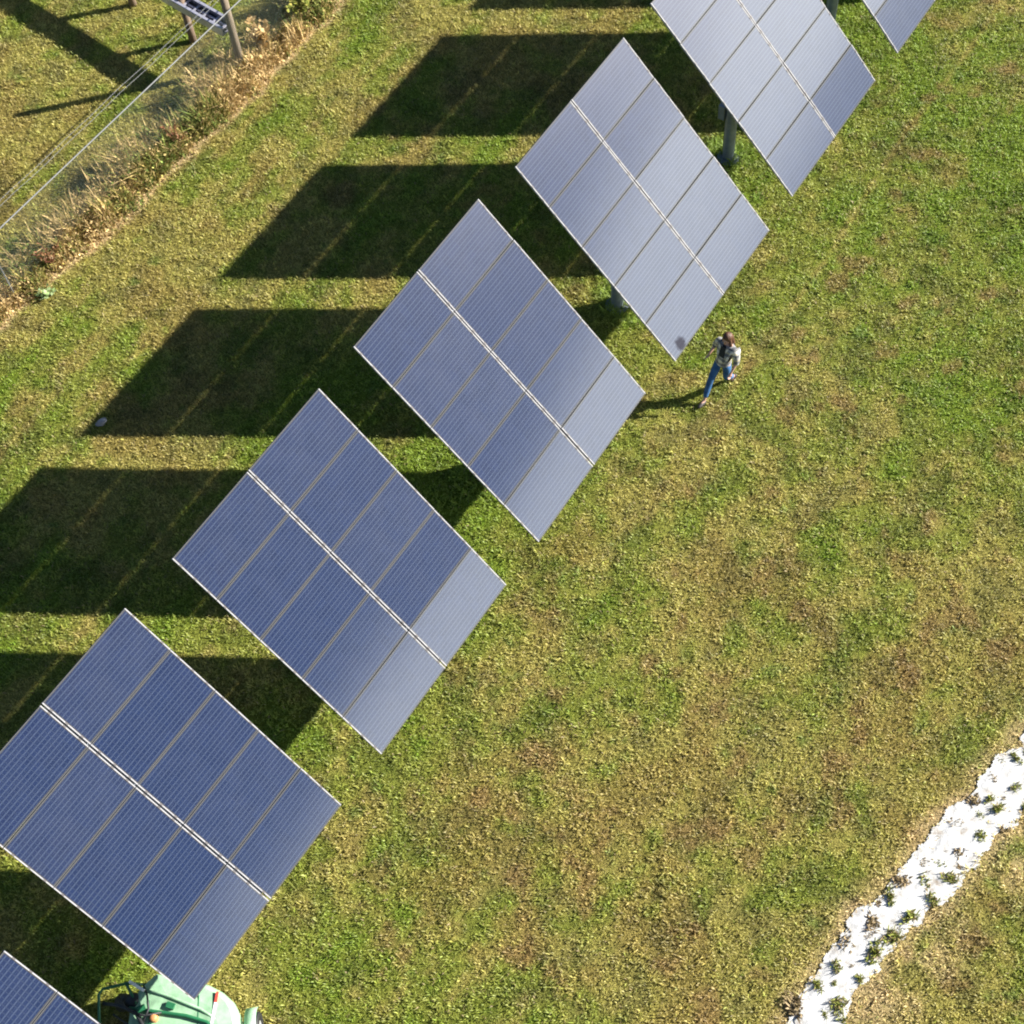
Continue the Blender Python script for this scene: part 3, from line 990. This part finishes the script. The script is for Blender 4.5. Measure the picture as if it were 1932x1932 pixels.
# ------------------------------------------------------------------ green machine under the nearest tracker
def machine():
    O = Vector((-6.55, 6.15, 0))
    r = empty('mowing_machine', O)
    tag(r, 'mint green mowing machine half hidden under the nearest solar tracker', 'machine')
    mint = simple('mint_paint', (0.27, 0.45, 0.28), 0.42, 0, 0.25, 5, 0.5, 0.15, 12)
    dgr = simple('dark_green_paint', (0.02, 0.13, 0.055), 0.35, 0, 0.15)
    blk = simple('black_rubber', (0.015, 0.016, 0.018), 0.55)
    org = simple('orange_plastic', (0.50, 0.22, 0.08), 0.5)
    gry = simple('grey_rim', (0.25, 0.26, 0.25), 0.5)
    red = simple('red_tape', (0.62, 0.07, 0.05), 0.4)
    wht = simple('white_tape', (0.78, 0.78, 0.76), 0.4)
    # hood: a rounded shell, outline at 0.9 m, falling to the front
    out = [(-6.92, 7.22), (-6.40, 7.10), (-6.00, 6.93), (-5.79, 6.80), (-5.62, 6.63), (-5.52, 6.42), (-5.47, 6.12), (-5.47, 5.70), (-5.62, 5.30), (-6.0, 5.05),
           (-6.8, 5.0), (-7.25, 5.25), (-7.42, 5.8), (-7.38, 6.45), (-7.34, 6.78), (-7.18, 7.02)]
    pts = [Vector((a, b, 0)) - Vector((O.x, O.y, 0)) for a, b in out]
    cen = sum(pts, Vector()) / len(pts)
    bm = bmesh.new()
    rings = []
    for s, z in ((1.00, 0.42), (1.015, 0.62), (1.0, 0.78), (0.965, 0.86), (0.90, 0.895), (0.62, 0.93)):
        rings.append([bm.verts.new(cen + (p - cen) * s + Vector((0, 0, z))) for p in pts])
    for a, b in zip(rings[:-1], rings[1:]):
        for k in range(len(pts)):
            bm.faces.new((a[k], a[(k + 1) % len(pts)], b[(k + 1) % len(pts)], b[k]))
    bm.faces.new(rings[-1])
    bm.faces.new(rings[0][::-1])
    from_bm('hood', bm, mint, r)
    P = lambda x, y, z: (x - O.x, y - O.y, z)
    # panel seams and bolts
    bm = bmesh.new()
    for a_, b_ in (((-7.0, 6.75), (-6.95, 5.2)), ((-6.15, 6.75), (-6.2, 5.2)), ((-7.2, 6.1), (-5.7, 6.02))):
        n_ = 8
        add_tube(bm, [P(a_[0] + (b_[0] - a_[0]) * k / n_, a_[1] + (b_[1] - a_[1]) * k / n_, 0.925) for k in range(n_ + 1)], 0.012, 5)
    for k in range(14):
        t = k / 13
        add_ball(bm, P(-7.08 + 1.3 * t, 6.90 - 0.52 * t, 0.905), 0.014, 8, 5)
    from_bm('seam', bm, dgr, r)
    # pressed ridge
    bm = bmesh.new()
    add_tube(bm, [P(-7.14, 6.96, 0.90), P(-6.7, 6.80, 0.945), P(-6.1, 6.50, 0.94), P(-5.75, 6.25, 0.90)], [0.02, 0.028, 0.028, 0.015], 8)
    from_bm('ridge', bm, mint, r, True)
    bm = bmesh.new()
    add_tube(bm, [P(-7.34, 6.66, 0.91), P(-6.9, 6.55, 0.955), P(-6.35, 6.42, 0.96), P(-6.0, 6.28, 0.95), P(-5.82, 6.05, 0.945)], 0.035, 8)
    from_bm('hose', bm, dgr, r, True)
    bm = bmesh.new()
    add_tube(bm, [P(-7.80, 6.80, 0.86), P(-7.5, 6.72, 0.93), P(-7.2, 6.55, 0.97), P(-7.0, 6.2, 0.99), P(-6.9, 5.8, 0.98)], 0.035, 8)
    from_bm('hose', bm, blk, r, True)
    # tubular guard
    bm = bmesh.new()
    add_tube(bm, [P(-7.05, 7.05, 0.80), P(-7.40, 7.08, 0.92), P(-7.80, 7.03, 0.92), P(-7.87, 6.95, 0.90), P(-7.85, 6.5, 0.88), P(-7.74, 6.0, 0.86)], 0.026, 10)
    add_tube(bm, [P(-7.40, 7.08, 0.92), P(-7.22, 6.72, 0.90)], 0.024, 8)
    from_bm('guard_tube', bm, dgr, r, True)
    bm = bmesh.new()
    M4 = Matrix.Translation(P(-7.20, 7.0, 0.98)) @ Matrix.Rotation(-0.62, 4, 'Z')
    add_box(bm, (-0.16, -0.025, -0.02), (0.16, 0.025, 0.02), M=M4)
    from_bm('latch_bar', bm, wht, r)
    bm = bmesh.new()
    add_ball(bm, P(-7.30, 6.78, 0.80), 0.17, 16, 10, (1, 1, 0.8))
    add_tube(bm, [P(-7.55, 6.85, 0.6), P(-7.35, 6.8, 0.75)], [0.16, 0.12], 12)
    from_bm('gearbox', bm, blk, r, True)
    bm = bmesh.new()
    add_tube(bm, [P(-6.90, 6.44, 0.92), P(-6.90, 6.44, 1.0)], [0.075, 0.06], 16)
    add_ball(bm, P(-6.90, 6.44, 1.0), 0.062, 14, 8, (1, 1, 0.5))
    from_bm('filler_cap', bm, org, r)
    M5 = Matrix.Translation(P(-5.86, 6.62, 0.925)) @ Matrix.Rotation(R(-11), 4, 'Z')
    bm = bmesh.new(); add_box(bm, (-0.022, -0.02, -0.01), (0.022, 0.16, 0.012), M=M5); from_bm('red_reflector', bm, red, r)
    bm = bmesh.new(); add_box(bm, (-0.022, -0.46, -0.01), (0.022, -0.021, 0.012), M=M5); from_bm('white_reflector', bm, wht, r)
    for pts_ in ([(-7.55, 6.9, 0.88), (-7.35, 6.62, 1.0), (-7.05, 6.48, 1.03), (-6.75, 6.52, 0.97)],
                 [(-7.62, 6.6, 0.86), (-7.3, 6.35, 1.02), (-6.9, 6.15, 1.05), (-6.5, 6.2, 0.97), (-6.2, 6.12, 0.95)],
                 [(-7.1, 7.0, 0.90), (-7.02, 6.85, 1.0), (-6.98, 6.6, 1.0), (-7.1, 6.35, 0.96)]):
        bm = bmesh.new(); add_tube(bm, [P(*q) for q in pts_], 0.018, 8); from_bm('hose', bm, blk, r, True)
    for (x, y, a_) in ((-7.12, 6.62, 0.3), (-6.62, 6.62, -0.4), (-7.0, 6.3, 0.1)):
        bm = bmesh.new()
        add_box(bm, (-0.07, -0.05, 0.0), (0.07, 0.05, 0.09), M=Matrix.Translation(P(x, y, 0.90)) @ Matrix.Rotation(a_, 4, 'Z'))
        from_bm('bracket', bm, dgr, r)
    # skirt and wheels
    bm = bmesh.new()
    pl = [cen + (p - cen) * 0.93 for p in pts]
    a = [bm.verts.new(p + Vector((0, 0, 0.12))) for p in pl]
    b = [bm.verts.new(p + Vector((0, 0, 0.419))) for p in pl]
    for k in range(len(pl)):
        bm.faces.new((a[k], a[(k + 1) % len(pl)], b[(k + 1) % len(pl)], b[k]))
    from_bm('skirt', bm, dgr, r)
    for (x, y) in ((-5.30, 6.22), (-5.35, 5.25), (-7.66, 5.35)):
        wh = bmesh.new()
        M6 = Matrix.Translation(P(x, y, 0.30))
        ax = Vector((1, 0, 0))
        prof = [(0.16, 0.08), (0.27, 0.085), (0.30, 0.06), (0.30, -0.06), (0.27, -0.085), (0.16, -0.08)]
        rg = []
        for k in range(28):
            t = 2 * math.pi * k / 28
            rg.append([wh.verts.new(M6 @ Vector((q[1], q[0] * math.cos(t), q[0] * math.sin(t)))) for q in prof])
        for k in range(28):
            for q in range(len(prof)):
                wh.faces.new((rg[k][q], rg[(k + 1) % 28][q], rg[(k + 1) % 28][(q + 1) % len(prof)], rg[k][(q + 1) % len(prof)]))
        wo = from_bm('wheel', wh, blk, r, True)
        bm = bmesh.new(); add_tube(bm, [P(x - 0.07, y, 0.30), P(x + 0.07, y, 0.30)], 0.155, 20); from_bm('rim', bm, gry, wo)
    bm = bmesh.new()
    arc = [P(-5.33 + 0.0, 6.22 + 0.36 * math.cos(t), 0.36 + 0.36 * math.sin(t)) for t in np.linspace(0.15, 2.2, 10)]
    for q in (-0.09, 0.09):
        pass
    vs = [[bm.verts.new((p[0] + q, p[1], p[2])) for q in (-0.10, 0.10)] for p in arc]
    vs2 = [[bm.verts.new((p[0] + q, p[1], p[2] - 0.012)) for q in (-0.10, 0.10)] for p in arc]
    for k in range(len(arc) - 1):
        bm.faces.new((vs[k][0], vs[k][1], vs[k + 1][1], vs[k + 1][0]))
        bm.faces.new((vs2[k][0], vs2[k + 1][0], vs2[k + 1][1], vs2[k][1]))
        bm.faces.new((vs[k][0], vs[k + 1][0], vs2[k + 1][0], vs2[k][0]))
        bm.faces.new((vs[k][1], vs2[k][1], vs2[k + 1][1], vs[k + 1][1]))
    from_bm('mudguard', bm, mint, r, True)
machine()

# ------------------------------------------------------------------ the walking person
def bake(o):
    bpy.context.view_layer.update()
    dg = bpy.context.evaluated_depsgraph_get()
    me = bpy.data.meshes.new_from_object(o.evaluated_get(dg))
    bpy.data.objects.remove(o)
    return me

def skin(chains, sub=2):
    """chains of (x, y, z, r) joined where points coincide; first point of the first chain is the root"""
    V = []; E = []; Rd = []; ix = {}
    for ch in chains:
        prev = None
        for p in ch:
            k = tuple(round(c, 4) for c in p[:3])
            if k not in ix:
                ix[k] = len(V); V.append(p[:3]); Rd.append(p[3] if len(p) == 4 else (p[3], p[4]))
            i = ix[k]
            if prev is not None and prev != i: E.append((prev, i))
            prev = i
    me = bpy.data.meshes.new('skin_tmp')
    me.from_pydata(V, E, [])
    o = bpy.data.objects.new('skin_tmp', me)
    COL.objects.link(o)
    md = o.modifiers.new('Skin', 'SKIN')
    md.use_smooth_shade = True
    sv = me.skin_vertices[0].data if me.skin_vertices else None
    if sv is None:
        bpy.context.view_layer.update()
        sv = me.skin_vertices[0].data
    for i, r_ in enumerate(Rd):
        sv[i].radius = r_ if isinstance(r_, tuple) else (r_, r_)
        sv[i].use_root = (i == 0)
    s = o.modifiers.new('Sub', 'SUBSURF')
    s.levels = sub; s.render_levels = sub
    return bake(o)

def remesh(bm, vox, smooth=True):
    me = bpy.data.meshes.new('rm')
    bm.to_mesh(me); bm.free()
    o = bpy.data.objects.new('rm', me)
    COL.objects.link(o)
    md = o.modifiers.new('R', 'REMESH'); md.mode = 'VOXEL'; md.voxel_size = vox; md.use_smooth_shade = True
    sm = o.modifiers.new('S', 'SMOOTH'); sm.factor = 0.5; sm.iterations = 3
    return bake(o)

def person():
    F = Vector((-0.72, -0.694, 0)); L = Vector((0.694, -0.72, 0))
    root = empty('person', (4.72, 18.60, 0), math.atan2(F.y, F.x))
    root.scale = (1.06, 1.06, 1.06)   # local +x forward, +y to the person's left
    tag(root, 'person with long brown hair in plaid shirt and blue jeans striding across the lawn', 'person')
    sk = simple('skin', (0.52, 0.30, 0.22), 0.5, 0, 0.08, 20)
    denim = simple('denim', (0.042, 0.115, 0.25), 0.85, 0, 0.35, 9, 0.2, 0.4, 90)
    shoe = simple('dark_shoe', (0.035, 0.028, 0.026), 0.5)
    hairm = simple('brown_hair', (0.085, 0.036, 0.018), 0.5, 0, 0.5, 16, 0.5, 0.6, 60)
    under = simple('dark_undershirt', (0.02, 0.022, 0.024), 0.9)
    # plaid
    pm, nt, b = new_mat('plaid_cloth')
    tc = nd(nt, 'ShaderNodeTexCoord').outputs['Object']
    sp = nd(nt, 'ShaderNodeSeparateXYZ'); nt.links.new(tc, sp.inputs[0])
    def bandn(v, pitch, off, wid):
        u = math_n(nt, 'FRACT', math_n(nt, 'ADD', math_n(nt, 'DIVIDE', v, pitch), 20 + off))
        return math_n(nt, 'LESS_THAN', u, wid)
    hv = math_n(nt, 'ADD', math_n(nt, 'MULTIPLY', sp.outputs[1], 1.0), math_n(nt, 'MULTIPLY', sp.outputs[0], 0.55))
    b1 = bandn(hv, 0.15, 0.2, 0.42)
    b2 = bandn(sp.outputs[2], 0.15, 0.6, 0.42)
    b3 = bandn(sp.outputs[2], 0.15, 0.1, 0.12)
    c = mix_c(nt, math_n(nt, 'MULTIPLY', b1, 0.60), (0.66, 0.63, 0.58), (0.05, 0.06, 0.08))
    c = mix_c(nt, math_n(nt, 'MULTIPLY', b2, 0.66), c, (0.05, 0.055, 0.07))
    c = mix_c(nt, math_n(nt, 'MULTIPLY', b3, 0.6), c, (0.60, 0.47, 0.16))
    nt.links.new(c, b.inputs['Base Color']); b.inputs['Roughness'].default_value = 0.9
    b.inputs['Specular IOR Level'].default_value = 0.15
    # joints
    pel = (0, 0, 0.93); bel = (-0.01, 0, 1.07); che = (-0.04, 0, 1.24); uch = (-0.075, 0, 1.37); nek = (-0.085, 0, 1.46); hed = (-0.06, 0, 1.56)
    rh, rk, ra, rt_ = (0.01, -0.09, 0.89), (0.30, -0.075, 0.51), (0.52, -0.03, 0.115), (0.74, -0.035, 0.07)
    lh, lk, la, lt = (-0.01, 0.09, 0.89), (0.0, 0.095, 0.46), (-0.30, 0.085, 0.18), (-0.21, 0.085, 0.03)
    rs, re, rw = (-0.055, -0.185, 1.385), (-0.11, -0.285, 1.13), (0.075, -0.30, 0.985)
    ls, le, lw = (-0.055, 0.185, 1.385), (-0.03, 0.285, 1.12), (0.12, 0.275, 0.90)
    def P(p, r): return (*p, r)
    def lerp(a, b, t): return tuple(a[i] + (b[i] - a[i]) * t for i in range(3))
    def hand(wr, dirv, palm_side, thumb):
        """palm, four unequal bent fingers and a thumb"""
        d = Vector(dirv).normalized(); s = Vector(palm_side).normalized(); n = d.cross(s).normalized()
        w0 = Vector(wr)
        p1 = w0 + d * 0.045; p2 = w0 + d * 0.085
        ch = [[(*w0, 0.021), (*p1, 0.030), (*p2, 0.032)]]
        curl = n * thumb
        for k, (o, ln) in enumerate(((-0.030, 0.062), (-0.010, 0.074), (0.010, 0.070), (0.029, 0.054))):
            q0 = p2 + s * o
            a = q0 + d * ln * 0.5 + curl * ln * 0.12
            e = a + d * ln * 0.42 + curl * ln * 0.35
            ch.append([(*p2, 0.032), (*q0, 0.010), (*a, 0.009), (*e, 0.0075)])
        t0 = p1 - s * 0.036; t1 = t0 + d * 0.035 - s * 0.016 + curl * 0.012; t2 = t1 + d * 0.026 + curl * 0.01
        ch.append([(*p1, 0.030), (*t0, 0.012), (*t1, 0.0105), (*t2, 0.009)])
        return ch
    torso = [[P(pel, 0.10), P(bel, 0.095), P(che, 0.105), P(uch, 0.095), P(nek, 0.052), P(hed, 0.06)]]
    legs = [[P(pel, 0.10), P(rh, 0.078), P(lerp(rh, rk, 0.5), 0.065), P(rk, 0.050), P(lerp(rk, ra, 0.35), 0.048), P(ra, 0.034), P(lerp(ra, rt_, 0.35), 0.024), P(lerp(ra, rt_, 0.7), 0.018)],
            [P(pel, 0.10), P(lh, 0.078), P(lerp(lh, lk, 0.5), 0.065), P(lk, 0.050), P(lerp(lk, la, 0.35), 0.048), P(la, 0.034), P(lerp(la, lt, 0.4), 0.024), P(lerp(la, lt, 0.7), 0.018)]]
    arms = [[P(uch, 0.095), P(rs, 0.058), P(lerp(rs, re, 0.5), 0.048), P(re, 0.040), P(lerp(re, rw, 0.4), 0.037), P(rw, 0.021)],
            [P(uch, 0.095), P(ls, 0.058), P(lerp(ls, le, 0.5), 0.048), P(le, 0.040), P(lerp(le, lw, 0.4), 0.037), P(lw, 0.021)]]
    hd = lambda a, b: tuple(b[i] - a[i] for i in range(3))
    body = skin(torso + legs + arms + hand(rw, hd(re, rw), (0.25, 0.2, 0.3), 1) + hand(lw, hd(le, lw), (0.5, -0.25, 0.3), -1))
    bm = bmesh.new(); bm.from_mesh(body)
    # head with face
    T = Matrix.Translation((-0.040, 0, 1.615)) @ Matrix.Rotation(R(14), 4, 'Y')
    def ball(c, sc):
        bmesh.ops.create_uvsphere(bm, u_segments=20, v_segments=14, radius=1, matrix=T @ Matrix.Translation(c) @ Matrix.Diagonal((*sc, 1)))
    ball((0, 0, 0.01), (0.093, 0.074, 0.104))
    ball((0.03, 0, -0.055), (0.062, 0.055, 0.060))       # jaw
    ball((0.082, 0, -0.105 + 0.02), (0.020, 0.020, 0.018))  # chin
    ball((0.096, 0, -0.012), (0.018, 0.012, 0.024))      # nose
    ball((0.089, 0, 0.022), (0.014, 0.045, 0.012))       # brow
    for s in (-1, 1):
        ball((0.0, s * 0.075, -0.01), (0.022, 0.010, 0.032))  # ears
        ball((0.07, s * 0.035, -0.025), (0.026, 0.022, 0.02))  # cheeks
    me = remesh(bm, 0.0055)
    link('body', me, sk, root)
    for s in (-1, 1):
        e = bmesh.new(); add_ball(e, T @ Vector((0.0865, s * 0.031, 0.004)), 0.011, 10, 8)
        from_bm('eye', e, simple('dark_eye', (0.03, 0.02, 0.015), 0.2), root, True)
    e = bmesh.new(); add_ball(e, T @ Vector((0.0895, 0, -0.055)), 0.02, 12, 8, (0.35, 1.0, 0.35))
    from_bm('lips', e, simple('lip_skin', (0.42, 0.14, 0.12), 0.45), root, True)
    # jeans
    jl = skin([[(0, 0, 0.97, 0.135), P(pel, 0.138), P(rh, 0.103), P(lerp(rh, rk, 0.5), 0.088), P(rk, 0.070), P(lerp(rk, ra, 0.4), 0.066), P(lerp(rk, ra, 0.86), 0.053)],
               [P(pel, 0.138), P(lh, 0.103), P(lerp(lh, lk, 0.5), 0.088), P(lk, 0.070), P(lerp(lk, la, 0.4), 0.066), P(lerp(lk, la, 0.86), 0.053)]])
    link('jeans', jl, denim, root)
    # shirt with rolled sleeves, worn loose over the jeans
    shc = [[P(che, 0.165), P(bel, 0.160), (0.0, 0, 0.95, 0.168), (0.005, 0, 0.865, 0.175)], [P(che, 0.165), P(uch, 0.145), (-0.08, 0, 1.43, 0.075)],
           [P(uch, 0.145), P(rs, 0.090), P(lerp(rs, re, 0.5), 0.080), P(re, 0.074), P(lerp(re, rw, 0.34), 0.064)],
           [P(uch, 0.145), P(ls, 0.090), P(lerp(ls, le, 0.5), 0.080), P(le, 0.074), P(lerp(le, lw, 0.34), 0.064)]]
    sm = skin(shc)
    sho = link('plaid_shirt', sm, pm, root)
    # dark undershirt in the open front of the shirt
    bm = bmesh.new(); bm.from_mesh(sm)
    for f in [f for f in bm.faces if not (f.normal.x > 0.35 and abs(f.calc_center_median().y) < 0.036 and 1.18 < f.calc_center_median().z < 1.46)]:
        bm.faces.remove(f)
    for v in [v for v in bm.verts if not v.link_faces]: bm.verts.remove(v)
    bm.normal_update()
    ns = [(v, v.normal.copy()) for v in bm.verts]
    for v, n in ns: v.co += n * 0.005
    from_bm('undershirt', bm, under, root, True)
    # shoes
    for nm, a, t, rot in (('r', ra, rt_, 0), ('l', la, lt, 0)):
        d = Vector(t) - Vector(a)
        if nm == 'r':
            pts = [(a[0] - 0.055, a[1], 0.065, 0.045), (a[0] + 0.03, a[1], 0.075, 0.052), (a[0] + 0.13, a[1], 0.075, 0.045), (a[0] + 0.20, a[1], 0.07, 0.034)]
        else:
            pts = [(a[0] - 0.07, a[1], a[2] - 0.01, 0.043), (a[0] - 0.035, a[1], a[2] - 0.06, 0.050), (a[0] + 0.02, a[1], 0.09, 0.044), (a[0] + 0.07, a[1], 0.042, 0.034)]
        link('shoe', skin([pts]), shoe, root)
    # hair: a cap with long locks down the back and over the left shoulder
    bm = bmesh.new()
    T2 = T
    def hb(c, sc):
        bmesh.ops.create_uvsphere(bm, u_segments=20, v_segments=14, radius=1, matrix=T2 @ Matrix.Translation(c) @ Matrix.Diagonal((*sc, 1)))
    hb((-0.022, 0, 0.036), (0.104, 0.096, 0.108))
    hb((-0.066, 0, -0.03), (0.075, 0.098, 0.115))
    hb((-0.085, 0.01, -0.14), (0.05, 0.085, 0.12))
    hb((-0.075, 0.05, -0.20), (0.045, 0.055, 0.11))
    hb((0.01, 0.085, -0.09), (0.035, 0.026, 0.12))
    hb((0.02, -0.082, -0.08), (0.032, 0.022, 0.10))
    hb((0.03, 0.098, -0.17), (0.032, 0.026, 0.08))
    hm = remesh(bm, 0.009)
    link('hair', hm, hairm, root)
person()
